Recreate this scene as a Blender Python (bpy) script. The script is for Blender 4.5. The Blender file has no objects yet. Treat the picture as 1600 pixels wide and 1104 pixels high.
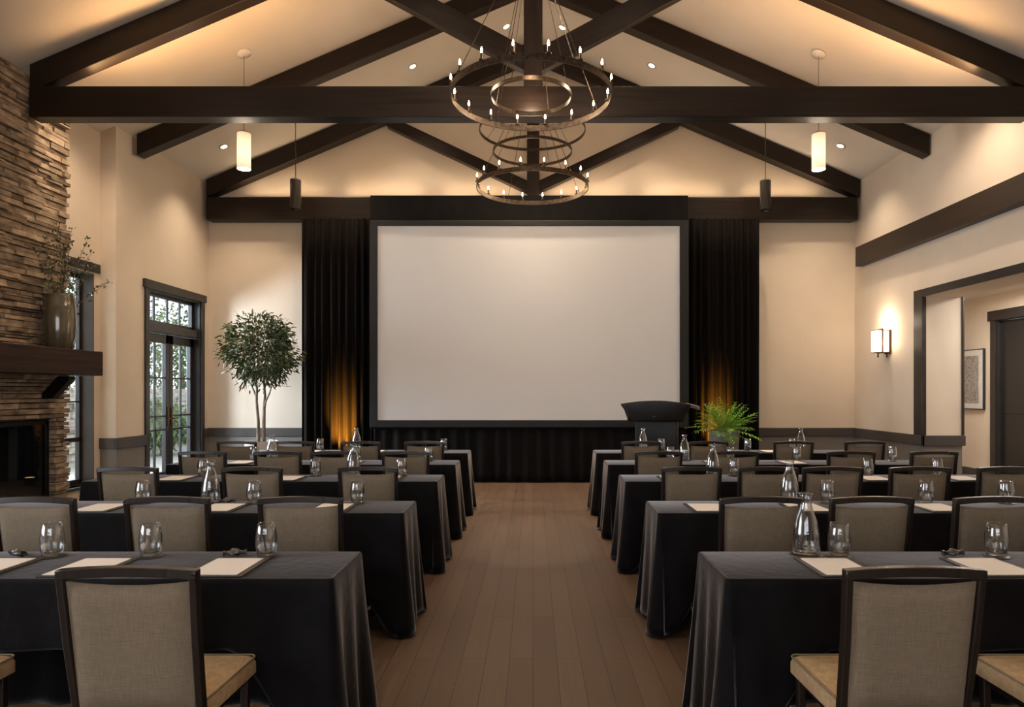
import bpy, bmesh, math, random
from mathutils import Vector, Matrix
C = bpy.context.scene
col = C.collection
PI = math.pi
R = math.radians

# ------------------------------------------------------------------ camera
F, VX, VY, CH = 1040.0, 833.0, 612.0, 1.52      # focal length in px, vanishing point, eye height
cd = bpy.data.cameras.new('camera')
cam = bpy.data.objects.new('camera', cd); col.objects.link(cam)
cam.location = (0, 0, CH); cam.rotation_euler = (PI/2, 0, 0)
cd.sensor_width = 36; cd.lens = F/1600*36
cd.shift_x = -(VX-800)/1600; cd.shift_y = (VY-552)/1600
cd.clip_start = 0.05; cd.clip_end = 200
C.camera = cam
C.view_settings.view_transform = 'Standard'; C.view_settings.look = 'None'
C.view_settings.gamma = 1; C.view_settings.use_curve_mapping = False
C.view_settings.exposure = 0.55

# ------------------------------------------------------------------ world
w = bpy.data.worlds.new('world'); C.world = w; w.use_nodes = True
nt = w.node_tree; nt.nodes.clear()
sky = nt.nodes.new('ShaderNodeTexSky'); sky.sky_type = 'HOSEK_WILKIE'; sky.turbidity = 6.0
sky.sun_direction = Vector((-.4, .5, .5)).normalized()
mixs = nt.nodes.new('ShaderNodeMixRGB'); mixs.inputs[0].default_value = .6
mixs.inputs[2].default_value = (.80, .88, 1.0, 1)
bg = nt.nodes.new('ShaderNodeBackground'); bg.inputs[1].default_value = 2.3
wo = nt.nodes.new('ShaderNodeOutputWorld')
nt.links.new(sky.outputs[0], mixs.inputs[1]); nt.links.new(mixs.outputs[0], bg.inputs[0]); nt.links.new(bg.outputs[0], wo.inputs[0])

WARM = (1.0, .77, .55); WARM2 = (1.0, .79, .58); COOL = (.74, .86, 1.0)
def area(name, loc, rot, sx, sy, power, color, spread=PI):
    l = bpy.data.lights.new(name, 'AREA'); l.shape = 'RECTANGLE'; l.size = sx; l.size_y = sy
    l.energy = power; l.color = color; l.spread = spread
    o = bpy.data.objects.new(name, l); col.objects.link(o); o.location = loc; o.rotation_euler = rot
    return o
def spot(name, loc, target, power, color, size=100, blend=.8, rad=.05):
    l = bpy.data.lights.new(name, 'SPOT'); l.energy = power; l.color = color
    l.spot_size = R(size); l.spot_blend = blend; l.shadow_soft_size = rad
    o = bpy.data.objects.new(name, l); col.objects.link(o); o.location = loc
    d = Vector(target)-Vector(loc); o.rotation_euler = d.to_track_quat('-Z', 'Y').to_euler()
    return o
def point(name, loc, power, color, rad=.05):
    l = bpy.data.lights.new(name, 'POINT'); l.energy = power; l.color = color; l.shadow_soft_size = rad
    o = bpy.data.objects.new(name, l); col.objects.link(o); o.location = loc
    return o
# garden daylight outside the panes; out-of-view fill lamps added after it
area('daylight_garden', (-9.2, 9.4, 2.6), (0, R(-90), 0), 2.8, 2.8, 1300, COOL)
area('added_side_fill', (-6.3, 1.6, 2.0), (0, R(-90), 0), 2.6, 3.6, 130, (.86, .92, 1.0))  # cool fill added at an unseen side window
area('added_rear_fill', (-1.0, -3.3, 2.2), (R(90), 0, 0), 5.0, 2.4, 60, (.95, .94, .95))  # frontal fill added behind the camera, standing before the rear wall

# ------------------------------------------------------------------ mesh builder
class MB:
    def __init__(s): s.v = []; s.f = []; s.t = []; s.tint = None
    def add(s, vs, fs, tint=1.0):
        n = len(s.v); s.v += [tuple(v) for v in vs]; s.f += [tuple(i+n for i in f) for f in fs]; s.t += [tint]*len(fs); return s
    def box(s, x0, x1, y0, y1, z0, z1, M=None, tint=1.0):
        vs = [Vector((x, y, z)) for z in (z0, z1) for y in (y0, y1) for x in (x0, x1)]
        if M is not None: vs = [M @ v for v in vs]
        return s.add(vs, [(0,2,3,1),(4,5,7,6),(0,1,5,4),(2,6,7,3),(0,4,6,2),(1,3,7,5)], tint)
    def prism(s, poly, axis, a, b, M=None):
        # poly: 2d points, extruded along axis from a to b
        def p(u, w, t):
            v = {'y': Vector((u, t, w)), 'x': Vector((t, u, w)), 'z': Vector((u, w, t))}[axis]
            return M @ v if M is not None else v
        n = len(poly)
        vs = [p(u, w, a) for u, w in poly]+[p(u, w, b) for u, w in poly]
        fs = [tuple(range(n)), tuple(range(2*n-1, n-1, -1))]+[(i, i+n, (i+1) % n+n, (i+1) % n) for i in range(n)]
        return s.add(vs, fs)
    def tube(s, pts, rad, n=8, closed=False):
        pts = [Vector(p) for p in pts]; m = len(pts); rs = rad if isinstance(rad, (list, tuple)) else [rad]*m
        vs = []; up = Vector((0, 0, 1)); prev = None
        for i, p in enumerate(pts):
            if closed: d = pts[(i+1) % m]-pts[i-1]
            else: d = pts[min(i+1, m-1)]-pts[max(i-1, 0)]
            d.normalize()
            a = prev-d*prev.dot(d) if prev is not None else d.cross(up if abs(d.z) < .95 else Vector((1, 0, 0)))
            a.normalize(); prev = a; b = d.cross(a)
            for k in range(n):
                t = 2*PI*k/n; vs.append(p+(a*math.cos(t)+b*math.sin(t))*rs[i])
        fs = []
        for i in range(m if closed else m-1):
            j = (i+1) % m
            for k in range(n): fs.append((i*n+k, i*n+(k+1) % n, j*n+(k+1) % n, j*n+k))
        if not closed: fs += [tuple(range(n-1, -1, -1)), tuple((m-1)*n+k for k in range(n))]
        return s.add(vs, fs)
    def lathe(s, prof, n=24, c=(0, 0, 0), sy=1.0, cap=True):
        m = len(prof); vs = []
        for r, z in prof:
            for k in range(n):
                t = 2*PI*k/n; vs.append((c[0]+r*math.cos(t), c[1]+r*sy*math.sin(t), c[2]+z))
        fs = [(i*n+k, i*n+(k+1) % n, (i+1)*n+(k+1) % n, (i+1)*n+k) for i in range(m-1) for k in range(n)]
        if cap: fs += [tuple(range(n-1, -1, -1)), tuple((m-1)*n+k for k in range(n))]
        return s.add(vs, fs)
    def grid(s, P, nu, nv):
        vs = [P(i/(nu-1), j/(nv-1)) for j in range(nv) for i in range(nu)]
        return s.add(vs, [(j*nu+i, j*nu+i+1, (j+1)*nu+i+1, (j+1)*nu+i) for j in range(nv-1) for i in range(nu-1)])
    def build(s, name, mat, parent=None, smooth=False, bevel=0, seg=2, solid=0, fix=True):
        me = bpy.data.meshes.new(name); me.from_pydata(s.v, [], s.f)
        if fix:
            bm = bmesh.new(); bm.from_mesh(me); bmesh.ops.recalc_face_normals(bm, faces=bm.faces); bm.to_mesh(me); bm.free()
        at = me.attributes.new('tint', 'FLOAT', 'FACE')
        if len(s.t) == len(me.polygons): at.data.foreach_set('value', s.t)
        me.materials.append(mat)
        o = bpy.data.objects.new(name, me); col.objects.link(o)
        if smooth:
            for p in me.polygons: p.use_smooth = True
        if smooth == 'auto':
            bm = bmesh.new(); bm.from_mesh(me)
            for e in bm.edges:
                if len(e.link_faces) == 2 and e.calc_face_angle(0) > R(38): e.smooth = False
            bm.to_mesh(me); bm.free()
        if parent: o.parent = parent
        if solid: m = o.modifiers.new('solid', 'SOLIDIFY'); m.thickness = solid; m.offset = -1
        if bevel:
            m = o.modifiers.new('bevel', 'BEVEL'); m.width = bevel; m.segments = seg; m.limit_method = 'ANGLE'; m.angle_limit = R(40)
        return o

def tag(o, label, cat, group=None, kind=None):
    o['label'] = label; o['category'] = cat
    if group: o['group'] = group
    if kind: o['kind'] = kind
    return o
def thing(name, label, cat, loc=(0, 0, 0), rz=0, group=None):
    o = bpy.data.objects.new(name, None); col.objects.link(o); o.empty_display_size = .1
    o.location = loc; o.rotation_euler = (0, 0, rz)
    return tag(o, label, cat, group)
def struct(o): o['kind'] = 'structure'; return o
def copy_tree(o, parent=None):
    c = o.copy(); col.objects.link(c)
    if parent: c.parent = parent
    for ch in [k for k in bpy.data.objects if k.parent == o]: copy_tree(ch, c)
    return c

# ------------------------------------------------------------------ materials
def mat(name, color=(.5, .5, .5), rough=.6, metal=0, spec=.5, **kw):
    m = bpy.data.materials.new(name); m.use_nodes = True
    b = m.node_tree.nodes['Principled BSDF']
    b.inputs['Base Color'].default_value = (*color, 1); b.inputs['Roughness'].default_value = rough
    b.inputs['Metallic'].default_value = metal; b.inputs['Specular IOR Level'].default_value = spec
    for k, v in kw.items(): b.inputs[k.replace('_', ' ')].default_value = v
    return m
def noisy(m, c1, c2, scale=(5, 5, 5), detail=4, rough=None, bump=0, bscale=None, rot=(0, 0, 0), lo=.35, hi=.65, dist=0, tint=False):
    t = m.node_tree; b = t.nodes['Principled BSDF']; N = t.nodes.new; L = t.links.new
    tc = N('ShaderNodeTexCoord'); mp = N('ShaderNodeMapping'); mp.inputs['Scale'].default_value = scale; mp.inputs['Rotation'].default_value = rot
    no = N('ShaderNodeTexNoise'); no.inputs['Scale'].default_value = 1; no.inputs['Detail'].default_value = detail; no.inputs['Distortion'].default_value = dist
    cr = N('ShaderNodeValToRGB'); cr.color_ramp.elements[0].position = lo; cr.color_ramp.elements[1].position = hi
    cr.color_ramp.elements[0].color = (*c1, 1); cr.color_ramp.elements[1].color = (*c2, 1)
    L(tc.outputs['Object'], mp.inputs[0]); L(mp.outputs[0], no.inputs['Vector']); L(no.outputs['Fac'], cr.inputs[0])
    out = cr.outputs[0]
    if tint:
        at = N('ShaderNodeAttribute'); at.attribute_name = 'tint'
        mx = N('ShaderNodeMixRGB'); mx.blend_type = 'MULTIPLY'; mx.inputs[0].default_value = 1
        L(out, mx.inputs[1]); L(at.outputs['Fac'], mx.inputs[2]); out = mx.outputs[0]
    L(out, b.inputs['Base Color'])
    if rough:
        mr = N('ShaderNodeMapRange'); mr.inputs[3].default_value = rough[0]; mr.inputs[4].default_value = rough[1]
        L(no.outputs['Fac'], mr.inputs[0]); L(mr.outputs[0], b.inputs['Roughness'])
    if bump:
        src = no.outputs['Fac']
        if bscale:
            n2 = N('ShaderNodeTexNoise'); n2.inputs['Scale'].default_value = bscale; n2.inputs['Detail'].default_value = 3
            L(tc.outputs['Object'], n2.inputs['Vector']); src = n2.outputs['Fac']
        bp = N('ShaderNodeBump'); bp.inputs['Strength'].default_value = bump; bp.inputs['Distance'].default_value = .01
        L(src, bp.inputs['Height']); L(bp.outputs[0], b.inputs['Normal'])
    return m
def wood(name, c1, c2, angle=0, axis='x', rough=(.35, .6), bump=.25, spec=.32):
    sc = {'x': (1.1, 26, 26), 'y': (26, 1.1, 26), 'z': (26, 26, 1.1)}[axis]
    m = mat(name, c1, .5, spec=spec)
    t = m.node_tree; b = t.nodes['Principled BSDF']; N = t.nodes.new; L = t.links.new
    tc = N('ShaderNodeTexCoord'); m1 = N('ShaderNodeMapping'); m1.inputs['Rotation'].default_value = (0, angle, 0)
    m2 = N('ShaderNodeMapping'); m2.inputs['Scale'].default_value = sc
    no = N('ShaderNodeTexNoise'); no.inputs['Scale'].default_value = 1; no.inputs['Detail'].default_value = 6; no.inputs['Roughness'].default_value = .6; no.inputs['Distortion'].default_value = .35
    cr = N('ShaderNodeValToRGB'); cr.color_ramp.elements[0].position = .3; cr.color_ramp.elements[1].position = .7
    cr.color_ramp.elements[0].color = (*c1, 1); cr.color_ramp.elements[1].color = (*c2, 1)
    L(tc.outputs['Object'], m1.inputs[0]); L(m1.outputs[0], m2.inputs[0]); L(m2.outputs[0], no.inputs['Vector']); L(no.outputs['Fac'], cr.inputs[0]); L(cr.outputs[0], b.inputs['Base Color'])
    mr = N('ShaderNodeMapRange'); mr.inputs[3].default_value = rough[0]; mr.inputs[4].default_value = rough[1]
    L(no.outputs['Fac'], mr.inputs[0]); L(mr.outputs[0], b.inputs['Roughness'])
    bp = N('ShaderNodeBump'); bp.inputs['Strength'].default_value = bump; bp.inputs['Distance'].default_value = .004
    L(no.outputs['Fac'], bp.inputs['Height']); L(bp.outputs[0], b.inputs['Normal'])
    return m
def emit(name, color, strength):
    m = bpy.data.materials.new(name); m.use_nodes = True; t = m.node_tree; t.nodes.clear()
    e = t.nodes.new('ShaderNodeEmission'); e.inputs[0].default_value = (*color, 1); e.inputs[1].default_value = strength
    o = t.nodes.new('ShaderNodeOutputMaterial'); t.links.new(e.outputs[0], o.inputs[0]); return m
def woven(name, c1, c2, sc=420):
    m = mat(name, c1, .85, spec=.25)
    t = m.node_tree; b = t.nodes['Principled BSDF']; N = t.nodes.new; L = t.links.new
    tc = N('ShaderNodeTexCoord'); fac = []
    for s in ((sc, 40, 22), (22, 40, sc)):
        mp = N('ShaderNodeMapping'); mp.inputs['Scale'].default_value = s
        no = N('ShaderNodeTexNoise'); no.inputs['Scale'].default_value = 1; no.inputs['Detail'].default_value = 2
        L(tc.outputs['Object'], mp.inputs[0]); L(mp.outputs[0], no.inputs['Vector']); fac.append(no.outputs['Fac'])
    ad = N('ShaderNodeMath'); ad.operation = 'ADD'; L(fac[0], ad.inputs[0]); L(fac[1], ad.inputs[1])
    mr = N('ShaderNodeMapRange'); mr.inputs[1].default_value = .75; mr.inputs[2].default_value = 1.25; L(ad.outputs[0], mr.inputs[0])
    mx = N('ShaderNodeMixRGB'); mx.inputs[1].default_value = (*c1, 1); mx.inputs[2].default_value = (*c2, 1)
    L(mr.outputs[0], mx.inputs[0]); L(mx.outputs[0], b.inputs['Base Color'])
    bp = N('ShaderNodeBump'); bp.inputs['Strength'].default_value = .3; bp.inputs['Distance'].default_value = .002
    L(mr.outputs[0], bp.inputs['Height']); L(bp.outputs[0], b.inputs['Normal'])
    return m

M = {}
M['wall'] = noisy(mat('wall_paint', rough=.75, spec=.25), (.68, .575, .455), (.72, .61, .485), (1.5, 1.5, 1.5), bump=.12, bscale=260)
M['ceiling'] = noisy(mat('ceiling_paint', rough=.8, spec=.2), (.68, .62, .545), (.72, .655, .58), (1.2, 1.2, 1.2), bump=.06, bscale=200)
M['wainscot'] = noisy(mat('wainscot_paint', rough=.6, spec=.3), (.185, .165, .145), (.205, .18, .16), (3, 3, 3))
M['rail'] = noisy(mat('rail_paint', rough=.5, spec=.35), (.062, .054, .048), (.072, .062, .055), (4, 4, 4))
M['beam'] = wood('dark_beam_wood', (.0085, .0045, .0026), (.021, .011, .006), rough=(.3, .55))
ANG = math.atan(.425)
M['beam_l'] = wood('dark_rafter_wood_rising', (.0085, .0045, .0026), (.021, .011, .006), angle=ANG, rough=(.3, .55))
M['beam_r'] = wood('dark_rafter_wood_falling', (.0085, .0045, .0026), (.021, .011, .006), angle=-ANG, rough=(.3, .55))
M['beam_z'] = wood('dark_post_wood', (.012, .007, .004), (.030, .017, .010), axis='z', rough=(.3, .55))
M['beam_y'] = wood('dark_band_wood', (.030, .019, .012), (.048, .032, .022), axis='y', rough=(.35, .6))
M['mantel'] = wood('reclaimed_mantel_wood', (.012, .006, .004), (.055, .026, .014), axis='y', rough=(.45, .7), bump=.6)
M['trim'] = noisy(mat('dark_trim_paint', rough=.4), (.022, .018, .016), (.03, .025, .021), (6, 6, 6))
M['doorpaint'] = mat('black_bronze_paint', (.018, .016, .015), .35)
M['chairwood'] = wood('chair_dark_wood', (.012, .008, .006), (.022, .014, .010), axis='z', rough=(.22, .36), bump=.08, spec=.6)
M['linen'] = woven('taupe_linen', (.175, .130, .084), (.255, .195, .132), 620)
M['seatcloth'] = woven('tan_linen', (.36, .23, .115), (.48, .33, .18), 620)
M['cloth'] = noisy(mat('charcoal_tablecloth', rough=.65, spec=.07, Sheen_Weight=.42, Sheen_Roughness=.35, Sheen_Tint=(.9, .82, .8, 1)), (.0045, .004, .0042), (.007, .0062, .0065), (9, 9, 9), detail=5, bump=.25, bscale=24)
M['velvet'] = noisy(mat('black_velvet', rough=.8, spec=.15), (.006, .005, .005), (.009, .008, .008), (7, 7, 2))
M['curtain'] = noisy(mat('black_brown_curtain', rough=.8, spec=.08), (.0042, .003, .0024), (.006, .004, .003), (12, 12, 1.5))
M['screenframe'] = mat('screen_black_frame', (.006, .006, .006), .6)
M['screen'] = mat('screen_white_vinyl', (.76, .77, .785), .75, spec=.15)
M['metal'] = noisy(mat('aged_iron', metal=.8), (.045, .032, .022), (.10, .07, .045), (30, 30, 30), rough=(.3, .5))
M['steel'] = mat('brushed_steel', (.45, .42, .38), .3, 1)
M['bronze'] = mat('aged_bronze', (.12, .065, .03), .4, .9)
M['white'] = mat('white_enamel', (.75, .72, .68), .4)
M['paper'] = mat('note_paper', (.78, .72, .66), .8, spec=.2)
M['leather'] = noisy(mat('brown_leather', rough=.4), (.022, .015, .010), (.035, .024, .016), (90, 90, 90), bump=.2)
M['rubber'] = mat('black_coaster', (.008, .008, .008), .35)
M['wrap'] = noisy(mat('grey_foil_wrapper', rough=.35, metal=.3), (.04, .036, .032), (.16, .145, .13), (60, 60, 60))
M['leaf'] = noisy(mat('ficus_leaf', rough=.45, spec=.5), (.014, .034, .008), (.085, .115, .026), (4, 4, 4), tint=True)
M['fern'] = noisy(mat('fern_leaf', rough=.5), (.12, .30, .02), (.26, .50, .06), (9, 9, 9), tint=True)
M['twigleaf'] = noisy(mat('eucalyptus_leaf', rough=.55), (.05, .06, .025), (.11, .12, .05), (12, 12, 12), tint=True)
M['bark'] = noisy(mat('pale_bark', rough=.8), (.13, .085, .055), (.30, .22, .155), (30, 30, 5), bump=.5)
M['concrete'] = noisy(mat('grey_concrete', rough=.7), (.13, .115, .105), (.20, .18, .165), (10, 10, 10), bump=.15)
M['whitepot'] = noisy(mat('white_ceramic', rough=.35), (.62, .60, .56), (.70, .68, .64), (8, 8, 8))
M['soil'] = noisy(mat('potting_soil', rough=.95), (.02, .012, .008), (.05, .032, .02), (40, 40, 40), bump=.6)
M['glaze'] = noisy(mat('olive_brown_glaze', rough=.12, spec=.7, Coat_Weight=.6, Coat_Roughness=.05), (.065, .05, .03), (.145, .115, .07), (9, 9, 1.6), detail=5, dist=.5)
M['stone'] = noisy(mat('stacked_ledge_stone', rough=.85, spec=.25), (.19, .132, .084), (.46, .345, .235), (7, 7, 16), detail=6, bump=.8, bscale=38, tint=True, lo=.3, hi=.7)
M['mortar'] = mat('stone_backing', (.04, .03, .022), .9)
M['firebox'] = mat('firebox_black', (.006, .006, .006), .5)
M['fireframe'] = mat('firebox_frame', (.012, .011, .010), .3, .6)
M['log'] = noisy(mat('charred_log', rough=.9), (.02, .014, .01), (.09, .06, .045), (20, 20, 20), bump=.6)
M['lectern'] = wood('lectern_black_wood', (.011, .009, .0085), (.018, .015, .013), axis='z', rough=(.35, .5), bump=.05)
M['art'] = noisy(mat('relief_art', rough=.8), (.22, .19, .165), (.42, .38, .34), (24, 24, 24), detail=8, bump=.8)
M['outstone'] = noisy(mat('garden_stone', rough=.9), (.22, .19, .15), (.55, .50, .42), (3, 3, 9), detail=6)
M['ground'] = noisy(mat('garden_gravel', rough=.95), (.30, .29, .25), (.42, .40, .35), (20, 20, 20))
M['shrub'] = noisy(mat('garden_leaf', rough=.6), (.06, .11, .035), (.20, .28, .11), (3, 3, 3), tint=True)
M['bulb'] = emit('candle_bulb_glow', (1.0, .62, .26), 45)
M['lampdisc'] = emit('downlight_glow', (1.0, .82, .60), 14)
M['shade'] = emit('frosted_shade_glow', (1.0, .80, .58), 1.5)
M['strip'] = emit('warm_strip_glow', (1.0, .55, .2), 5)
def glass(name, thin=False):
    m = bpy.data.materials.new(name); m.use_nodes = True; t = m.node_tree; t.nodes.clear(); N = t.nodes.new; L = t.links.new
    o = N('ShaderNodeOutputMaterial')
    tr = N('ShaderNodeBsdfTransparent'); tr.inputs[0].default_value = (.96, .97, .97, 1)
    gl = N('ShaderNodeBsdfGlossy'); gl.inputs['Roughness'].default_value = .015
    lw = N('ShaderNodeLayerWeight'); lw.inputs['Blend'].default_value = .5
    pw = N('ShaderNodeMath'); pw.operation = 'POWER'; pw.inputs[1].default_value = 5 if thin else 1.5; L(lw.outputs['Facing'], pw.inputs[0])
    ma = N('ShaderNodeMath'); ma.operation = 'MULTIPLY_ADD'; ma.inputs[1].default_value = .9; ma.inputs[2].default_value = .04 if thin else .09; L(pw.outputs[0], ma.inputs[0])
    mx = N('ShaderNodeMixShader'); L(ma.outputs[0], mx.inputs[0]); L(tr.outputs[0], mx.inputs[1]); L(gl.outputs[0], mx.inputs[2]); L(mx.outputs[0], o.inputs[0])
    return m
M['glass'] = glass('clear_glass'); M['pane'] = glass('window_pane', True)
def frosted():
    m = bpy.data.materials.new('frosted_lamp_glass'); m.use_nodes = True; t = m.node_tree; N = t.nodes.new; L = t.links.new
    b = t.nodes['Principled BSDF']; b.inputs['Base Color'].default_value = (.8, .75, .68, 1); b.inputs['Roughness'].default_value = .3
    tc = N('ShaderNodeTexCoord'); mp = N('ShaderNodeMapping'); mp.inputs['Location'].default_value = (0, 0, -.22)
    gr = N('ShaderNodeVectorMath'); gr.operation = 'LENGTH'
    L(tc.outputs['Object'], mp.inputs[0]); L(mp.outputs[0], gr.inputs[0])
    mr = N('ShaderNodeMapRange'); mr.inputs[1].default_value = .06; mr.inputs[2].default_value = .30; mr.inputs[3].default_value = 1.15; mr.inputs[4].default_value = .30
    L(gr.outputs['Value'], mr.inputs[0]); b.inputs['Emission Color'].default_value = (1.0, .70, .42, 1); L(mr.outputs[0], b.inputs['Emission Strength'])
    return m
M['lit_shade'] = frosted()
M['dark_shade'] = mat('smoky_lamp_glass', (.04, .034, .028), .25, Transmission_Weight=.15)
# plank floor
def floor_mat():
    m = mat('oak_plank_floor', rough=.45, spec=.45); t = m.node_tree; b = t.nodes['Principled BSDF']; N = t.nodes.new; L = t.links.new
    tc = N('ShaderNodeTexCoord'); mp = N('ShaderNodeMapping'); mp.inputs['Rotation'].default_value = (0, 0, PI/2)
    br = N('ShaderNodeTexBrick'); br.inputs['Scale'].default_value = 1; br.inputs['Brick Width'].default_value = 1.9; br.inputs['Row Height'].default_value = .135
    br.inputs['Mortar Size'].default_value = .0022; br.inputs['Mortar Smooth'].default_value = .2; br.offset = .37
    br.inputs['Color1'].default_value = (.094, .055, .032, 1); br.inputs['Color2'].default_value = (.115, .069, .041, 1); br.inputs['Mortar'].default_value = (.03, .018, .012, 1)
    L(tc.outputs['Object'], mp.inputs[0]); L(mp.outputs[0], br.inputs['Vector'])
    m2 = N('ShaderNodeMapping'); m2.inputs['Scale'].default_value = (38, 1.6, 1); no = N('ShaderNodeTexNoise'); no.inputs['Scale'].default_value = 1; no.inputs['Detail'].default_value = 7; no.inputs['Distortion'].default_value = .4
    L(tc.outputs['Object'], m2.inputs[0]); L(m2.outputs[0], no.inputs['Vector'])
    mr = N('ShaderNodeMapRange'); mr.inputs[3].default_value = .62; mr.inputs[4].default_value = 1.38; L(no.outputs['Fac'], mr.inputs[0])
    mx = N('ShaderNodeMixRGB'); mx.blend_type = 'MULTIPLY'; mx.inputs[0].default_value = 1; L(br.outputs['Color'], mx.inputs[1]); L(mr.outputs[0], mx.inputs[2]); L(mx.outputs[0], b.inputs['Base Color'])
    m3 = N('ShaderNodeMapRange'); m3.inputs[3].default_value = .38; m3.inputs[4].default_value = .58; L(no.outputs['Fac'], m3.inputs[0]); L(m3.outputs[0], b.inputs['Roughness'])
    ad = N('ShaderNodeMath'); ad.operation = 'MULTIPLY_ADD'; ad.inputs[1].default_value = -1.5; L(br.outputs['Fac'], ad.inputs[0]); L(no.outputs['Fac'], ad.inputs[2])
    bp = N('ShaderNodeBump'); bp.inputs['Strength'].default_value = .35; bp.inputs['Distance'].default_value = .002; L(ad.outputs[0], bp.inputs['Height']); L(bp.outputs[0], b.inputs['Normal'])
    return m
M['floor'] = floor_mat()

# ------------------------------------------------------------------ setting
YB, YR = 11.65, -3.6           # back wall, rear wall
XL, XR = -5.68, 5.63
def roofz(x): return 7.5525-.425*abs(x)
struct(MB().box(-6.9, 8.3, YR-.3, 13.3, -.1, 0).build('floor', M['floor']))
mb = MB()
for s in (-1, 1):
    mb.prism([(0, roofz(0)), (s*6.6, roofz(6.6)), (s*6.6, roofz(6.6)+.25), (0, roofz(0)+.25)], 'y', YR-.3, YB+.3)
struct(mb.build('ceiling', M['ceiling']))
gab = [(-5.9, 0), (6.2, 0), (6.2, roofz(6.2)), (0, roofz(0)), (-5.9, roofz(5.9))]
struct(MB().prism(gab, 'y', YB, YB+.25).build('wall_back', M['wall']))
# rear wall; its wide window opening is added for fill light
mb = MB().box(-6.6, -3.5, YR-.25, YR, 0, 4.4).box(1.5, 6.2, YR-.25, YR, 0, 4.4).box(-3.5, 1.5, YR-.25, YR, 0, .9).box(-3.5, 1.5, YR-.25, YR, 3.4, 4.4)
mb.prism([(-6.6, 4.4), (6.2, 4.4), (6.2, roofz(6.2)), (0, roofz(0)), (-6.6, roofz(6.6))], 'y', YR-.25, YR)
struct(mb.build('wall_rear', M['wall']))
# left wall: main plane, jog to window bay, chimney zone, near part
def lz(x): return roofz(x)
DY0, DY1, DZ = 9.80, 11.38, 3.07
mb = MB()
mb.box(-5.9, XL, 9.06, DY0, 0, 5.14).box(-5.9, XL, DY1, YB, 0, 5.14).box(-5.9, XL, DY0, DY1, DZ, 5.14)
# window bay (set back)
WY0, WY1, WZ0, WZ1 = 8.15, 8.92, .29, 3.10
mb.box(-6.12, -5.89, WY1, 9.06, 0, 5.04).box(-6.12, -5.89, 8.07, WY0, 0, 5.04).box(-6.12, -5.89, WY0, WY1, 0, WZ0).box(-6.12, -5.89, WY0, WY1, WZ1, 5.04)
mb.box(-6.45, -6.26, 3.4, 8.07, 0, 4.86).box(-6.26, -5.80, 7.88, 8.07, 0, 4.88).box(-6.26, -5.80, 3.4, 4.58, 0, 4.88).box(-6.26, -5.80, 4.58, 7.88, 1.25, 4.88).box(-6.26, -5.80, 3.4, 8.07, 4.88, 4.88+.01)
# near wall, out of view; its window opening is added for fill light
mb.box(-6.0, XL, YR, 0, 0, 5.14).box(-6.0, XL, 3.2, 4.35, 0, 5.14).box(-6.0, XL, 0, 3.2, 0, .6).box(-6.0, XL, 0, 3.2, 3.3, 5.14)
struct(mb.build('wall_left', M['wall']))
# right wall with wide cased opening
OY, OZ, OY0 = 9.60, 2.89, 4.2
mb = MB().box(XR, 6.18, OY, YB, 0, 5.16).box(XR, 6.18, OY0, OY, OZ, 5.16).box(XR, 6.18, YR, OY0, 0, 5.16)
struct(mb.build('wall_right', M['wall']))
# hall beyond the opening
struct(MB().box(8.0, 8.2, 2, 9.98, 0, 3.3).box(8.0, 8.2, 9.98, 11.48, 2.78, 3.3).box(8.0, 8.2, 11.48, 13.2, 0, 3.3).build('wall_hall', M['wall']))
struct(MB().box(6.18, 8.2, 13.0, 13.2, 0, 3.3).box(6.18, 8.2, 2, 2.2, 0, 3.3).box(6.0, 6.18, YB+.3, 13.0, 0, 3.3).build('wall_hall_end', M['wall']))
struct(MB().box(6.18, 8.2, 2, 13.2, 3.2, 3.3).build('ceiling_hall', M['ceiling']))

# wainscot panels and chair rails
RZ0, RZ1 = .745, .893
e = .012
mb = MB().box(XL, -3.92, YB-e, YB, 0, RZ0).box(3.86, XR, YB-e, YB, 0, RZ0); struct(mb.build('trim_1', M['wainscot']))
mb = MB().box(XL, -3.92, YB-.035, YB, RZ0, RZ1).box(3.86, XR, YB-.035, YB, RZ0, RZ1); struct(mb.build('trim_2', M['rail'], bevel=.006))
mb = MB().box(XR-e, XR, OY, YB-.012, 0, RZ0).box(XR-e, 6.18, OY-e, OY, 0, RZ0); struct(mb.build('trim_3', M['wainscot']))
mb = MB().box(XR-.035, XR, OY-.035, YB-.035, RZ0, RZ1).box(XR-.035, 6.22, OY-.035, OY, RZ0, RZ1); struct(mb.build('trim_4', M['rail'], bevel=.006))
mb = MB().box(XL, XL+e, 9.06, 9.72, 0, RZ0).box(XL, XL+e, 11.47, YB-.012, 0, RZ0).box(-5.89, XL+e, 9.06-e, 9.06, 0, RZ0); struct(mb.build('trim_5', M['wainscot']))
mb = MB().box(XL, XL+.035, 9.025, 9.72, RZ0, RZ1).box(XL, XL+.035, 11.47, YB-.035, RZ0, RZ1).box(-5.89, XL, 9.025, 9.06, RZ0, RZ1); struct(mb.build('trim_6', M['rail'], bevel=.006))
struct(MB().box(XL, -3.92, YB-.03, YB-.012, 0, .12).box(3.86, XR, YB-.03, YB-.012, 0, .12).build('baseboard_back', M['rail']))
struct(MB().box(XR-.03, XR-.012, OY, YB-.03, 0, .12).build('baseboard_right', M['rail']))
struct(MB().box(7.985, 8.0, 2.2, 9.86, 0, .14).box(7.985, 8.0, 11.60, 13, 0, .14).build('baseboard_hall', M['rail']))

# dark band beam along the right wall
struct(MB().box(5.50, XR, YR+.02, 11.36, 3.655, 3.985).build('trim_7', M['beam_y'], bevel=.008))
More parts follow.
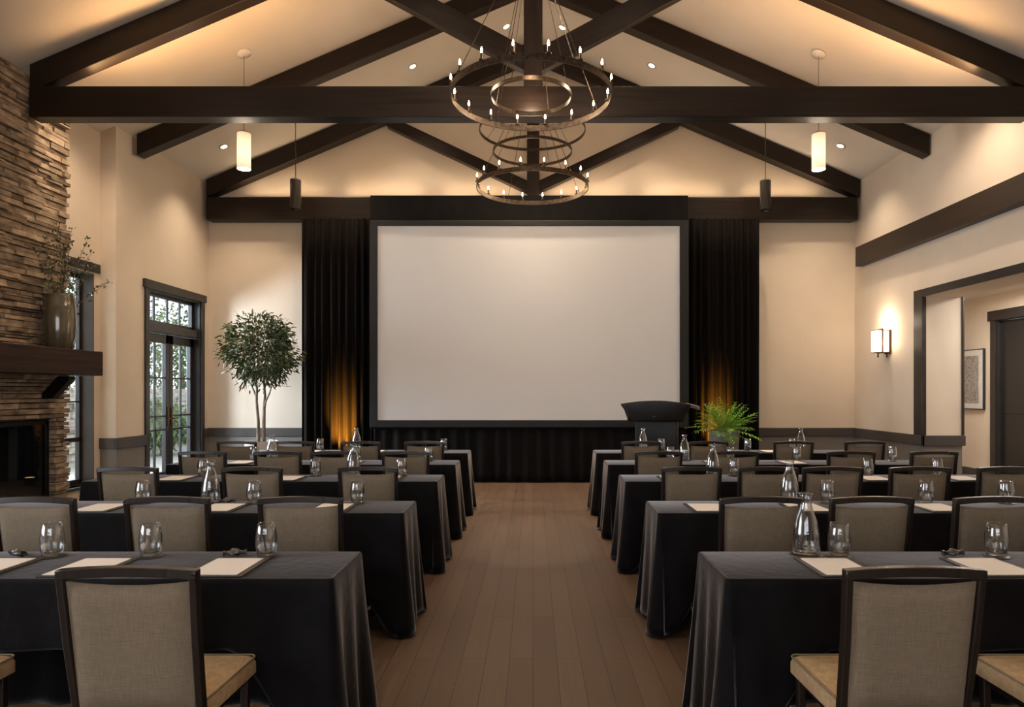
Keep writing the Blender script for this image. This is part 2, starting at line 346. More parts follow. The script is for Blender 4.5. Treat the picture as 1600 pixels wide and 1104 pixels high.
# cased opening trim (jamb + header)
mb = MB().box(XR-.03, XR, OY, OY+.20, RZ1, 3.0).box(XR-.03, XR, OY0-.1, OY, OZ, 3.0).box(XR-.03, 5.66, OY-.02, OY, RZ1, OZ).box(6.18, 6.21, OY-.02, OY+.1, RZ1, 3.0)
struct(mb.build('trim_8', M['trim'], bevel=.004))

# ------------------------------------------------------------------ hall door and artwork
d = struct(bpy.data.objects.new('door_1', None)); col.objects.link(d); d.location = (8.0, 10.73, 0)
MB().box(-.04, .02, -.87, -.745, 0, 2.78).box(-.04, .02, .745, .87, 0, 2.78).box(.02, .18, -.752, -.742, 0, 2.78).box(.02, .18, .742, .752, 0, 2.78).box(.02, .18, -.75, .75, 2.745, 2.782).box(-.055, .02, -.92, .92, 2.75, 2.92).build('door_frame', M['trim'], d, bevel=.005)
for s in (-1, 1):
    mb = MB().box(.06, .10, min(0, s*.745)+.004, max(0, s*.745)-.004, .01, 2.74)
    for (z0, z1) in ((.15, 1.0), (1.15, 2.6)):
        mb.box(.05, .06, s*.37-.26, s*.37+.26, z0, z1)
    lf = mb.build('door_leaf', M['doorpaint'], d, bevel=.006)
    MB().tube([(.06, s*.07, .95), (.015, s*.07, .95), (.015, s*.07, 1.25), (.06, s*.07, 1.25)], .012).build('door_handle', M['steel'], lf, smooth=True)
pic = thing('framed_artwork', 'pale framed grey relief artwork hanging in the hallway beyond the opening', 'picture', (7.99, 12.17, 1.2))
MB().box(-.04, -.001, -.42, .42, 0, 1.09).build('picture_frame', M['doorpaint'], pic, bevel=.008)
MB().box(-.052, -.041, -.40, .40, .02, 1.07).build('mat_board', M['whitepot'], pic, bevel=.003)
MB().box(-.058, -.053, -.31, .31, .12, .97).build('relief_panel', M['art'], pic)

# ------------------------------------------------------------------ roof trusses
def band(x0, x1, z0, z1, th, s=1):
    """inclined member in XZ: lower edge line, th = vertical thickness"""
    return [(s*x0, z0), (s*x1, z1), (s*x1, z1+th), (s*x0, z0+th)]
def truss(y, th, tie, post, strut, label):
    t = thing('roof_truss', label, 'roof truss', (0, y, 0), 0, 'dark timber trusses across the vaulted ceiling')
    rt = .30
    for s in (-1, 1):
        xe = 5.60
        MB().prism([(s*.0, roofz(0)-rt-.01), (s*xe, roofz(xe)-rt-.01), (s*xe, roofz(xe)-.012), (0, roofz(0)-.012)], 'y', 0, th).build('rafter', M['beam_l'] if s < 0 else M['beam_r'], t, bevel=.008)
    if tie:
        MB().box(-5.60, 5.55, -.012, th+.012, tie[0], tie[1]).build('tie_beam', M['beam'], t, bevel=.008)
    if post:
        MB().box(-.105, .105, -.006, th+.006, (tie[1] if tie else post)-.001, roofz(0)-.06).build('king_post', M['beam_z'], t, bevel=.008)
    if strut:
        zb, sl, sth = strut
        for s in (-1, 1):
            xe = (roofz(0)-rt-zb-sth*.5)/(sl+.425)
            MB().prism(band(.06, xe, zb+.06*sl, zb+xe*sl, sth, s), 'y', .02, th-.02).build('strut', M['beam_r'] if s < 0 else M['beam_l'], t, bevel=.008)
    return t
truss(7.40, .16, (4.573, 4.914), 5, (5.05, .535, .27), 'nearest dark timber roof truss, its tie beam and crossed struts behind the upper chandelier')
truss(9.40, .18, None, None, None, 'middle pair of dark timber rafters without a tie beam, set into the side walls')
truss(11.40, .20, (4.469, 4.852), 5, (4.90, .47, .20), 'farthest dark timber roof truss directly above the projection screen')

# ------------------------------------------------------------------ downlights
dl_pos = [(x, 10.65) for x in (-4.95, -3.40, -1.93, -.43, .47, 1.90, 3.40, 4.92)]
side = {-4.95: 'far left near the wall', -3.4: 'left, above the potted tree', -1.93: 'left of the upper chandelier', -.43: 'just left of the king post', .47: 'just right of the king post', 1.9: 'right of the upper chandelier', 3.4: 'right, above the right curtain', 4.92: 'far right near the wall'}
base = None
def downlight(x, y, label, power, target=None, size=95):
    global base
    z = roofz(x)
    s = -1 if x > 0 else 1
    if base is None:
        base = thing('recessed_downlight', label, 'ceiling light', (0, 0, 0), 0, 'recessed downlights in the vaulted ceiling')
        MB().lathe([(.048, .004), (.075, .0), (.078, -.008), (.05, -.012)], 24, cap=False).build('trim_ring', M['white'], base, smooth=True)
        MB().lathe([(.049, -.003), (.049, -.006)], 24).build('lens', M['lampdisc'], base)
        o = base
    else:
        o = copy_tree(base); o['label'] = label
    o.location = (x, y, z-.002); o.rotation_euler = (0, (-ANG if x < 0 else ANG), 0)
    spot('downlight_beam', (x+.02*s, y, z-.04), target or (x, y, 0), power, WARM2, size, .9, .05)
for i, (x, y) in enumerate(dl_pos):
    pw = {0: 120, 1: 108, 2: 100, 3: 120, 4: 120, 5: 100, 6: 108, 7: 110}[i]
    downlight(x, y, 'small round recessed ceiling downlight before the screen, '+side[x], (520 if i in (3, 4) else pw), (x*1.2, 9.5, 0) if i in (3, 4) else None, 62 if i in (3, 4) else 95)
downlight(-4.95, 7.72, 'unseen ceiling downlight added behind the near rafter to light the fireplace side', 110, (-5.5, 8.7, 1.8))  # added out of sight to brighten the stone edge and window bay
downlight(4.95, 7.72, 'recessed ceiling downlight tucked behind the near rafter by the right wall', 110, (5.5, 8.7, 1.8))
for j, y in enumerate((6.3, 3.2, .2, -2.4)):  # rows of out-of-view downlights added as soft warm fill
    for x in (-3.6, -1.3, 1.3, 3.6):
        l = 'unseen downlight added as fill nearer the camera, %s' % {(-3.6): 'over the left tables', (-1.3): 'left of the aisle', 1.3: 'right of the aisle', 3.6: 'over the right tables'}[x]
        downlight(x, y, l+', '+('nearest the trusses', 'above the front tables', 'above the camera', 'at the rear wall')[j], (75, 60, 40, 40)[j])

# unseen warm strips added on top of the tie beams for ceiling glow
def strip(y, z, label, power, xs, colr):
    t = thing('added_light_strip', label, 'added light strip', (0, y, z))
    MB().box(-5.0, 5.0, -.02, .02, 0, .012).build('channel', M['steel'], t)
    for x in xs:
        a = area('added_ceiling_glow', (x, y, z+.05), (PI, 0, 0), 1.3, .04, power, colr)
# ------------------------------------------------------------------ pendants
pend = {}
def pendant(x, y, lit, label):
    zt = roofz(x)
    if lit not in pend:
        o = thing('pendant_lamp', label, 'pendant lamp', (0, 0, 0), 0, 'cylindrical pendant lamps hanging from the ceiling')
        # origin = shade bottom
        MB().tube([(0, 0, .50), (0, 0, zt-4.43)], .006, 6).build('cord', M['metal'] if not lit else M['steel'], o)
        MB().lathe([(.085, 0), (.085, .46), (.078, .47), (.078, .02), (.083, .0)], 28, cap=False).build('lamp_shade', M['lit_shade'] if lit else M['dark_shade'], o, smooth='auto')
        MB().lathe([(.0835, .455), (.084, .475), (.03, .482), (.02, .51)], 20).build('shade_cap', M['steel'], o, smooth='auto')
        MB().lathe([(.02, .30), (.03, .24), (.03, .2), (.015, .16)], 12).build('bulb', M['shade'] if lit else M['white'], o, smooth=True)
        c = MB().lathe([(.02, -.035), (.09, -.02), (.095, 0)], 24).build('ceiling_canopy', M['white'], o, smooth=True)
        c.location = (0, 0, zt-4.43); c.rotation_euler = (0, (-ANG if x < 0 else ANG), 0)
        pend[lit] = o
    else:
        o = copy_tree(pend[lit]); o['label'] = label
        for ch in o.children:
            if ch.name.startswith('ceiling_canopy'): ch.rotation_euler = (0, (-ANG if x < 0 else ANG), 0)
    o.location = (x, y, 4.43)
    if lit: point('pendant_glow', (x, y, 4.38), 14, WARM2, .07)
pendant(-3.78, 8.70, True, 'lit frosted cylinder pendant hanging behind the near beam on the left')
pendant(3.74, 8.72, True, 'lit frosted cylinder pendant hanging behind the near beam on the right')
pendant(-3.79, 10.62, False, 'dark smoky cylinder pendant in front of the back tie beam on the left')
pendant(3.72, 10.66, False, 'dark smoky cylinder pendant in front of the back tie beam on the right')
strip(7.60, 4.927, 'unseen light strip added on the near tie beam to warm the ceiling', 13, (-4.3, -2.8, 2.8, 4.3), (1.0, .56, .24))
strip(11.47, 4.865, 'unseen light strip added on the back tie beam to light the gable', 2.6, (-4.3, -2.6, -.9, .9, 2.6, 4.3), (1.0, .72, .45))

# ------------------------------------------------------------------ chandeliers
def ring_band(mb, r, z, h=.045, th=.012, n=64):
    mb.lathe([(r, z-h/2), (r, z+h/2), (r-th, z+h/2), (r-th, z-h/2), (r, z-h/2)], n, cap=False)
def chandelier(loc, label, tiers, ncand, power):
    t = thing('ring_chandelier', label, 'chandelier', loc, 0, 'iron ring chandeliers with candle bulbs')
    top = roofz(0)-loc[2]-(.02 if loc[1] > 9 else .02)
    mb = MB(); ring_band(mb, .79, 0, .06, .014); mb.build('main_ring', M['metal'], t, smooth='auto')
    for (r, z, sy) in tiers:
        mb = MB(); ring_band(mb, r, z, .04, .012); mb.build('inner_ring', M['metal'], t, smooth='auto')
    zt = 1.55
    for k in range(4):
        a = 2*PI*k/4+.5
        MB().tube([(.785*math.cos(a), .785*math.sin(a), .02), (.05*math.cos(a), .05*math.sin(a), zt)], .004, 6).build('suspension_rod', M['metal'], t)
    MB().tube([(0, 0, zt-.06), (0, 0, top)], .012, 8).build('stem', M['metal'], t)
    MB().lathe([(.0, -.03), (.055, -.02), (.06, .02), (.03, .05), (0, .06)], 20, (0, 0, zt)).build('hub', M['metal'], t, smooth=True)
    for (r, z, sy) in tiers:
        for k in range(4):
            a = 2*PI*k/4+1.1
            MB().tube([((r-.006)*math.cos(a), (r-.006)*math.sin(a), z+.015), (.04*math.cos(a), .04*math.sin(a), zt)], .003, 6).build('tier_rod', M['metal'], t)
    for k in range(ncand):
        a = 2*PI*(k+.5)/ncand; x, y = .783*math.cos(a), .783*math.sin(a)
        c = MB().lathe([(.024, .03), (.026, .038), (.011, .04), (.011, .095), (.0, .096)], 10, (x, y, 0)).build('candle', M['metal'], t, smooth='auto')
        MB().lathe([(.005, .096), (.0105, .112), (.009, .13), (.002, .152)], 8, (x, y, 0)).build('flame_bulb', M['bulb'], c, smooth=True)
    for a in (0, PI/2, PI, 3*PI/2):
        point('chandelier_glow', (loc[0]+.7*math.cos(a), loc[1]+.7*math.sin(a), loc[2]+.22), power, WARM, .08)
chandelier((-.02, 6.52, 4.41), 'nearer iron ring chandelier with lit candle bulbs in front of the near tie beam', [(.40, .0, 1)], 16, 10)
chandelier((-.01, 9.42-.6+.58, 4.41), 'farther iron ring chandelier of stacked rings hanging lower in view before the screen', [(.56, .50, 1), (.75, .80, 1)], 16, 6)

# ------------------------------------------------------------------ screen wall
def drape(name, x0, x1, y, z0, z1, folds, amp, m, parent=None, seed=1):
    rnd = random.Random(seed); ph = [rnd.uniform(0, 6.28) for _ in range(4)]
    def P(u, v):
        x = x0+(x1-x0)*u; z = z0+(z1-z0)*v; a = amp*(1-.25*v)
        t = u*folds*2*PI
        return (x, y+a*math.sin(t+.5*math.sin(t*.37+ph[0]))+.3*a*math.sin(t*.53+ph[1])+.01*math.sin(v*5+ph[2])*math.sin(t*.2), z)
    return MB().grid(P, int(folds*14), 8).build(name, m, parent, smooth=True, solid=.004, fix=False)
tag(drape('stage_curtain', -3.93, -2.70, 11.30, .02, 4.46, 9, .045, M['curtain'], seed=3), 'floor length dark curtain left of the projection screen, glowing amber near its foot', 'curtain', 'side curtains flanking the screen')
tag(drape('stage_curtain', 2.60, 3.83, 11.30, .02, 4.46, 9, .045, M['curtain'], seed=7), 'floor length dark curtain right of the screen behind the fern planter', 'curtain', 'side curtains flanking the screen')
tag(drape('stage_skirt', -2.66, 2.56, 11.16, .02, 1.0, 22, .02, M['velvet'], seed=5), 'black velvet skirt hanging below the projection screen down to the floor', 'curtain')
sc = thing('projection_screen', 'large white projection screen in a wide black frame on the back wall', 'projection screen', (0, 11.10, 0))
MB().box(-2.72, 2.59, .02, .10, .90, 4.80).build('backing_panel', M['velvet'], sc)
fr = MB().box(-2.72, -2.594, -.03, .02, .93, 4.37).box(2.444, 2.59, -.03, .02, .93, 4.37).box(-2.594, 2.444, -.03, .02, 4.284, 4.37).box(-2.594, 2.444, -.03, .02, .93, 1.05)
fr.build('screen_frame', M['screenframe'], sc, bevel=.006)
MB().box(-2.594, 2.444, 0, .018, 1.05, 4.284).build('screen_surface', M['screen'], sc)

# amber floor uplights at the curtain feet
up0 = None
for x, lab in ((-3.24, 'left'), (3.08, 'right')):
    if up0 is None:
        up0 = o = thing('floor_uplight', '', 'uplight', (x, 10.86, 0), 0, 'amber floor uplights at the curtains')
        MB().lathe([(.07, 0), (.075, .02), (.075, .12), (.068, .125)], 20).build('housing', M['doorpaint'], o, smooth='auto')
        MB().lathe([(.062, .126), (.062, .128)], 20).build('lens', M['strip'], o)
    else: o = copy_tree(up0); o.location = (x, 10.86, 0)
    o['label'] = 'small round floor uplight washing the %s curtain amber' % lab
    spot('amber_uplight_beam', (x, 10.86, .16), (x+.02, 11.30, .95), 2600, (1.0, .42, .04), 36, 1.0, .03)

# ------------------------------------------------------------------ lectern
lc = thing('lectern', 'black wooden lectern with curved flared top standing before the screen corner', 'lectern', (1.72, 9.35, 0), R(-16))
prof = []
def curve_panel():
    mb = MB(); n = 14; vs = []
    for i in range(n+1):
        u = i/n*2-1
        bow = .07*(1-u*u)
        for (wd, z, yy) in ((.375, 1.10, 0.02), (.395, 1.14, 0), (.44, 1.27, -.02), (.485, 1.335+.05*(1-u*u), -.03), (.485, 1.35+.05*(1-u*u), -.028)):
            vs.append((u*wd, yy-bow, z))
    m = 5; fs = [(i*m+j, i*m+j+1, (i+1)*m+j+1, (i+1)*m+j) for i in range(n) for j in range(m-1)]
    return mb.add(vs, fs)
curve_panel().build('front_fascia', M['lectern'], lc, smooth='auto', solid=.02)
MB().prism([(-.48, 0), (.48, 0), (.43, .5), (-.43, .5)], 'z', -.012, .012, Matrix.Translation((0, -.03, 1.345)) @ Matrix.Rotation(R(-14), 4, 'X')).build('reading_surface', M['lectern'], lc, bevel=.005)
for s in (-1, 1):
    MB().prism([(-.02, 1.10), (.42, 1.08), (.44, 1.21), (-.02, 1.32)], 'x', s*.385-.012, s*.385+.012).build('side_panel', M['lectern'], lc, bevel=.004)
MB().box(-.29, .29, .02, .40, .05, 1.12).build('column', M['lectern'], lc, bevel=.012)
MB().box(-.36, .36, -.04, .46, 0, .055).build('base', M['lectern'], lc, bevel=.01)
MB().lathe([(.03, 0), (.034, .006), (.02, .012)], 16, (0, 0, 0)).build('badge', M['steel'], lc).location = (0, -.09, 1.17)
lc.children[-1].rotation_euler = (R(90), 0, 0)
pp = MB().grid(lambda u, v: (-.12+.30*u, -.12+.24*v, .004-.10*max(0, u-.45)**1.3), 10, 6).build('speaker_notes', M['paper'], None, smooth=True, solid=.002)
tag(pp, 'white sheets of speaker notes lying on the right of the lectern top', 'papers'); pp.matrix_world = lc.matrix_basis @ Matrix.Translation((.42, .14, 1.330)) @ Matrix.Rotation(R(-14), 4, 'X')

# ------------------------------------------------------------------ foliage helpers
def leaf(mb, p, d, L, W, rnd, up=None):
    d = Vector(d).normalized(); a = d.cross(up or Vector((rnd.uniform(-1, 1), rnd.uniform(-1, 1), rnd.uniform(-.3, 1))))
    if a.length < 1e-3: a = Vector((1, 0, 0))
    a.normalize(); n = a.cross(d); p = Vector(p)
    droop = Vector((0, 0, -.12*L))
    vs = [p, p+d*L*.35+a*W*.5+n*W*.12, p+d*L*.7+a*W*.4+n*W*.1+droop*.5, p+d*L+droop, p+d*L*.7-a*W*.4+n*W*.1+droop*.5, p+d*L*.35-a*W*.5+n*W*.12, p+d*L*.5+droop*.3]
    mb.add(vs, [(0, 1, 6), (1, 2, 6), (2, 3, 6), (3, 4, 6), (4, 5, 6), (5, 0, 6)], rnd.uniform(.55, 1.5))

# potted ficus tree, left
rnd = random.Random(11)
tr = thing('potted_ficus_tree', 'tall potted ficus tree with round leafy crown in the back left corner', 'plant', (-4.33, 10.62, 0))
MB().lathe([(.19, 0), (.225, .05), (.255, .70), (.262, .74), (.235, .74), (.23, .66)], 32).build('pot', M['whitepot'], tr, smooth='auto')
MB().lathe([(.228, .655), (.1, .675), (0, .68)], 20, cap=False).build('soil', M['soil'], tr)
br = MB()
def wig(p0, p1, n, a, r):
    p0 = Vector(p0); p1 = Vector(p1); pts = []
    for i in range(n+1):
        t = i/n; q = p0.lerp(p1, t)
        if 0 < i < n: q += Vector((r.uniform(-a, a), r.uniform(-a, a), 0))
        pts.append(q)
    return pts
trunks = [((-.05, 0, .66), (-.09, .0, 1.75)), ((.04, .02, .66), (.03, 0, 1.85))]
tips = []
for a, b in trunks:
    pts = wig(a, b, 6, .012, rnd); br.tube(pts, [.032-.0025*i for i in range(7)], 8)
for (z0, x0, tx, ty, tz) in ((1.25, .04, .24, -.05, 1.75), (1.40, -.07, -.26, .05, 1.8), (1.55, .03, .1, .25, 2.1), (1.6, -.08, -.2, -.28, 2.1), (1.7, -.09, -.38, 0, 2.2), (1.75, .03, .4, .05, 2.25), (1.75, 0, 0, -.25, 2.4), (1.8, .03, .12, .1, 2.6), (1.72, -.09, -.2, .1, 2.55)):
    pts = wig((x0, 0, z0), (tx, ty, tz), 4, .015, rnd); br.tube(pts, [.016, .014, .012, .009, .006], 6); tips.append(pts[-1])
    for k in range(5):
        q = pts[-1 if k < 3 else -2]; e2 = q+Vector((rnd.uniform(-.35, .35), rnd.uniform(-.35, .35), rnd.uniform(-.05, .35)))
        br.tube(wig(q, e2, 3, .02, rnd), [.006, .005, .004, .002], 5)
br.build('trunk', M['bark'], tr, smooth=True)
fo = MB(); cen = Vector((-.02, 0, 2.16))
clumps = []
for i in range(62):
    while True:
        v = Vector((rnd.uniform(-1, 1), rnd.uniform(-1, 1), rnd.uniform(-1, 1)))
        if .35 < v.length < 1: break
    clumps.append((cen+Vector((v.x*.60, v.y*.52, v.z*.52)), rnd.uniform(.13, .22)))
for c, rr in clumps:
    ct = rnd.uniform(.7, 1.3)
    for i in range(66):
        v = Vector((rnd.gauss(0, .5), rnd.gauss(0, .5), rnd.gauss(0, .5)))*rr
        p = c+v
        q = p-cen; q = Vector((q.x/.70, q.y/.62, q.z/.64))
        if q.length > 1.0: continue
        d = (p-cen).normalized()*.8+Vector((rnd.uniform(-.8, .8), rnd.uniform(-.8, .8), rnd.uniform(-.9, .5)))
        leaf(fo, p, d, rnd.uniform(.065, .105), rnd.uniform(.02, .031), rnd)
fo.build('foliage', M['leaf'], tr, fix=False)

# fern planter, right
rnd = random.Random(5)
fp = thing('fern_planter', 'bright green fern in a tapered grey concrete planter before the right curtain', 'plant', (2.97, 10.35, 0))
MB().prism([(-.17, -.17), (.17, -.17), (.17, .17), (-.17, .17)], 'z', 0, .02).build('planter_foot', M['concrete'], fp)
MB().lathe([(.175, .015), (.235, .93), (.215, .93), (.20, .85)], 32).build('planter', M['concrete'], fp, smooth='auto')
MB().lathe([(.2, .86), (0, .88)], 20, cap=False).build('soil', M['soil'], fp)
fe = MB(); stems = MB()
for i in range(90):
    a = rnd.uniform(0, 2*PI); el = rnd.uniform(.15, 1.4); Ls = rnd.uniform(.36, .60)
    p = Vector((rnd.uniform(-.08, .08), rnd.uniform(-.08, .08), .87)); d = Vector((math.cos(a)*math.cos(el), math.sin(a)*math.cos(el), math.sin(el)))
    pts = [p.copy()]; n = 11
    for k in range(n):
        p = p+d*Ls/n; d = (d+Vector((0, 0, -.055-.03*math.cos(el)))).normalized(); pts.append(p.copy())
        if k > 1:
            for s in (-1, 1):
                sd = d.cross(Vector((0, 0, 1)))
                if sd.length < .05: sd = Vector((1, 0, 0))
                sd.normalize(); w_ = math.sin(PI*(k-1)/(n+.0))
                leaf(fe, p, sd*s+d*.7+Vector((0, 0, rnd.uniform(-.2, .3))), .035+.065*w_, .014, rnd, up=Vector((0, 0, 1)))
    stems.tube(pts, .0022, 4)
fe.build('fronds', M['fern'], fp, fix=False); stems.build('frond_stems', M['fern'], fp)

# ------------------------------------------------------------------ chimney, mantel, vase
rnd = random.Random(21)
ch = thing('stone_fireplace', 'tall stacked ledgestone fireplace chimney on the left wall', 'fireplace', (-5.63, 6.2, 0))
# local: x outwards (+ into the room), y along the wall
FY0, FY1, FZ0, FZ1 = -1.6, 1.64, .20, 1.19
st = MB(); z = .0
while z < 5.07:
    h = rnd.choice((.03, .04, .05, .055, .065, .08)); 
    if z+h > 5.07: h = 5.07-z
    if h < .012: break
    y = -1.85
    while y < 1.87:
        Lb = rnd.uniform(.12, .60); y1 = min(y+Lb, 1.87)
        if y1 > 1.87-.05: y1 = 1.87
        segs = [(y, y1)]
        if z < FZ1 and z+h > FZ0:
            if z+h > FZ1+.02 or z < FZ0-.02: pass
            segs = [(a, b) for a, b in ((y, min(y1, FY0)), (max(y, FY1), y1)) if b-a > .01]
        for a, b in segs:
            pr = rnd.uniform(-.032, .022); t_ = rnd.uniform(.6, 1.35)*(1.0 if rnd.random() > .15 else .7)
            e1 = rnd.uniform(0, .006)
            end = pr*.3 if b >= 1.87-.001 else 0
            vs = [(-.16, a, z+.002), (-.16, b+end, z+.002), (-.16, b+end, z+h-.002), (-.16, a, z+h-.002),
                  (pr+rnd.uniform(-.008, .008), a+.002, z+.002+e1), (pr+rnd.uniform(-.008, .008), b+end-.002, z+.002+rnd.uniform(0, .006)), (pr+rnd.uniform(-.008, .008), b+end-.002, z+h-.002-e1), (pr+rnd.uniform(-.008, .008), a+.002, z+h-.002-rnd.uniform(0, .006))]
            st.add(vs, [(0, 1, 2, 3), (4, 7, 6, 5), (0, 4, 5, 1), (3, 2, 6, 7), (0, 3, 7, 4), (1, 5, 6, 2)], t_)
        y = y1
    z += h
st.build('stone_veneer', M['stone'], ch)
MB().box(-.17, -.05, -1.84, FY0-.01, 0, 5.05).box(-.17, -.05, FY1+.01, 1.86, 0, 5.05).box(-.17, -.05, FY0-.01, FY1+.01, FZ1+.01, 5.05).box(-.17, -.05, FY0-.01, FY1+.01, 0, FZ0-.01).build('stone_backing', M['mortar'], ch)
fb = MB().box(-.60, -.55, FY0, FY1, FZ0, FZ1).box(-.60, -.10, FY0, FY0+.03, FZ0, FZ1).box(-.60, -.10, FY1-.03, FY1, FZ0, FZ1).box(-.60, -.10, FY0, FY1, FZ0, FZ0+.03).box(-.60, -.10, FY0, FY1, FZ1-.03, FZ1)
fbo = fb.build('firebox', M['firebox'], ch)
g = .05
MB().box(-.12, -.07, FY0, FY1, FZ1-g, FZ1).box(-.12, -.07, FY0, FY1, FZ0, FZ0+g).box(-.12, -.07, FY0, FY0+g, FZ0, FZ1).box(-.12, -.07, FY1-g, FY1, FZ0, FZ1).build('firebox_frame', M['fireframe'], ch, bevel=.004)
MB().box(-.10, -.094, FY0+g, FY1-g, FZ0+g, FZ1-g).build('fire_glass', M['pane'], ch)
for k in range(5):
    y = -1.1+.5*k; MB().tube([(-.45+.2*(k % 2), y-.35, FZ0+.10+.06*(k % 2)), (-.32, y+.35, FZ0+.13)], .05, 8).build('log', M['log'], fbo, smooth=True)
for y in (-1.5, 1.5):
    MB().prism([(-.02, 1.50), (.16, 1.70), (.30, 1.70), (.30, 1.66), (.10, 1.45), (-.02, 1.45)], 'y', y-.05, y+.05).build('corbel', M['fireframe'], ch, bevel=.004)
ml = MB().box(.0, .38, -1.9, 1.93, 1.715, 2.01).build('mantel_shelf', M['mantel'], ch, bevel=.012)
mo = ch

vs_ = thing('ceramic_vase', 'tall olive brown glazed vase standing on the fireplace mantel', 'vase', (-5.42, 7.62, 2.011))
MB().lathe([(.115, 0), (.13, .01), (.155, .12), (.168, .32), (.165, .46), (.150, .57), (.138, .605), (.142, .62), (.130, .62), (.125, .60), (.14, .5), (.14, .1), (0, .03)], 40, cap=False).build('vase_body', M['glaze'], vs_, smooth=True)
rnd = random.Random(8)
bb = thing('branch_arrangement', 'loose leafy eucalyptus branches standing in the mantel vase', 'plant', (-5.42, 7.62, 2.2))
stm = MB(); lv = MB()
tg = [(-.12, -.1, 1.05), (.0, .0, 1.22), (.1, .08, 1.02), (-.05, .2, .95), (.16, .35, 1.12), (.12, .5, .98), (.08, .62, .85), (-.1, -.3, .9), (.05, -.35, .75), (.12, -.15, .95), (.0, .28, 1.25), (.05, .1, .78), (.1, .95, .68), (.02, -.2, 1.1)]
for (x, y, z) in tg:
    y *= .75; p1 = Vector((x, y, z)); pts = []
    for i in range(13):
        t = i/12; q = Vector((x*t*.9+rnd.uniform(-.01, .01), y*t**1.3+rnd.uniform(-.012, .012), -.0+z*t**.85)); pts.append(q)
    stm.tube(pts, [.0055-.0003*i for i in range(13)], 5)
    for i in range(5, 13):
        for s in range(5):
            d = (pts[i]-pts[i-1]).normalized()+Vector((rnd.uniform(-1.2, 1.2), rnd.uniform(-1.2, 1.2), rnd.uniform(-.6, .9)))
            q = pts[i]+Vector((rnd.uniform(-.03, .03), rnd.uniform(-.03, .03), rnd.uniform(-.03, .03)))
            if q.x > -.17+.0: leaf(lv, q, d, rnd.uniform(.035, .06), rnd.uniform(.014, .022), rnd)
stm.build('branch_stems', M['bark'], bb); lv.build('branch_leaves', M['twigleaf'], bb, fix=False)

# ------------------------------------------------------------------ left window and french doors
wn = struct(bpy.data.objects.new('window_1', None)); col.objects.link(wn)
mb = MB()
X0, X1 = -6.10, -6.04
for (a, b) in ((WY0, WY0+.06), (WY1-.06, WY1)): mb.box(X0, X1, a, b, WZ0, WZ1)
for (a, b) in ((WZ0, WZ0+.07), (WZ1-.07, WZ1), (.86, .92), (2.0, 2.05), (1.38, 1.40), (2.55, 2.57)): mb.box(X0, X1, WY0, WY1, a, b)
mb.box(X0+.02, X1-.01, 8.52, 8.55, WZ0, WZ1)
mb.build('window_frame', M['doorpaint'], wn, bevel=.004)
MB().box(-6.075, -6.07, WY0+.06, WY1-.06, WZ0+.07, WZ1-.07).build('window_glass', M['pane'], wn)
MB().box(-6.04, -5.885, WY1-.012, WY1, WZ0, WZ1).box(-6.04, -5.885, WY0, WY1, WZ1-.012, WZ1).build('window_reveal', M['rail'], wn)
MB().box(-6.04, -5.86, WY0-.02, WY1+.04, WZ0-.04, WZ0).build('window_sill', M['trim'], wn, bevel=.004)
MB().box(-5.895, -5.865, 8.09, 9.03, WZ1+.02, 3.24).build('window_head_trim', M['trim'], wn, bevel=.004)

dr = struct(bpy.data.objects.new('door_2', None)); col.objects.link(dr)
# casing
MB().box(XL, XL+.03, 9.72, 9.82, 0, 3.09).box(XL, XL+.03, 11.36, 11.46, 0, 3.09).build('door_casing', M['trim'], dr, bevel=.004)
MB().box(XL, XL+.045, 9.68, 11.50, 3.05, 3.175).build('door_head_trim', M['trim'], dr, bevel=.005)
xf0, xf1 = -5.85, -5.785
MB().box(xf0-.02, XL, 9.80, 9.84, 0, 3.07).box(xf0-.02, XL, 11.34, 11.38, 0, 3.07).box(xf0-.02, XL, 9.80, 11.38, 3.03, 3.07).box(xf0, XL-.02, 9.84, 11.34, 2.43, 2.56).build('door_frame', M['trim'], dr, bevel=.004)
# transom sash
mb = MB()
for (a, b) in ((9.84, 9.90), (11.28, 11.34)): mb.box(xf0, xf1, a, b, 2.56, 3.03)
for (a, b) in ((2.56, 2.61), (2.98, 3.03)): mb.box(xf0, xf1, 9.84, 11.34, a, b)
for y in (10.20, 10.57, 10.94): mb.box(xf0+.02, xf1-.015, y-.014, y+.014, 2.6, 3.0)
ts = mb.build('transom_window', M['doorpaint'], dr, bevel=.003)
MB().box(-5.825, -5.82, 9.9, 11.28, 2.61, 2.98).build('pane', M['pane'], ts)
for (a, b) in ((9.845, 10.585), (10.595, 11.335)):
    mb = MB().box(xf0, xf1, a, a+.10, .02, 2.42).box(xf0, xf1, b-.10, b, .02, 2.42).box(xf0, xf1, a, b, .02, .27).box(xf0, xf1, a, b, 2.28, 2.42)
    mid = (a+b)/2; mb.box(xf0+.02, xf1-.012, mid-.013, mid+.013, .27, 2.28)
    for z in (1.74, 1.14, .93): mb.box(xf0+.02, xf1-.012, a+.1, b-.1, z-.013, z+.013)
    lf = mb.build('door_leaf', M['doorpaint'], dr, bevel=.004)
    MB().box(-5.825, -5.82, a+.1, b-.1, .27, 2.28).build('pane', M['pane'], lf)
    hy = b-.05 if a < 10 else a+.05
    MB().box(xf1, xf1+.012, hy-.022, hy+.022, .98, 1.28).tube([(xf1+.01, hy, 1.10), (xf1+.06, hy, 1.10), (xf1+.065, hy+(.1 if a > 10 else -.1), 1.10)], .009).build('door_handle', M['bronze'], lf, smooth='auto')
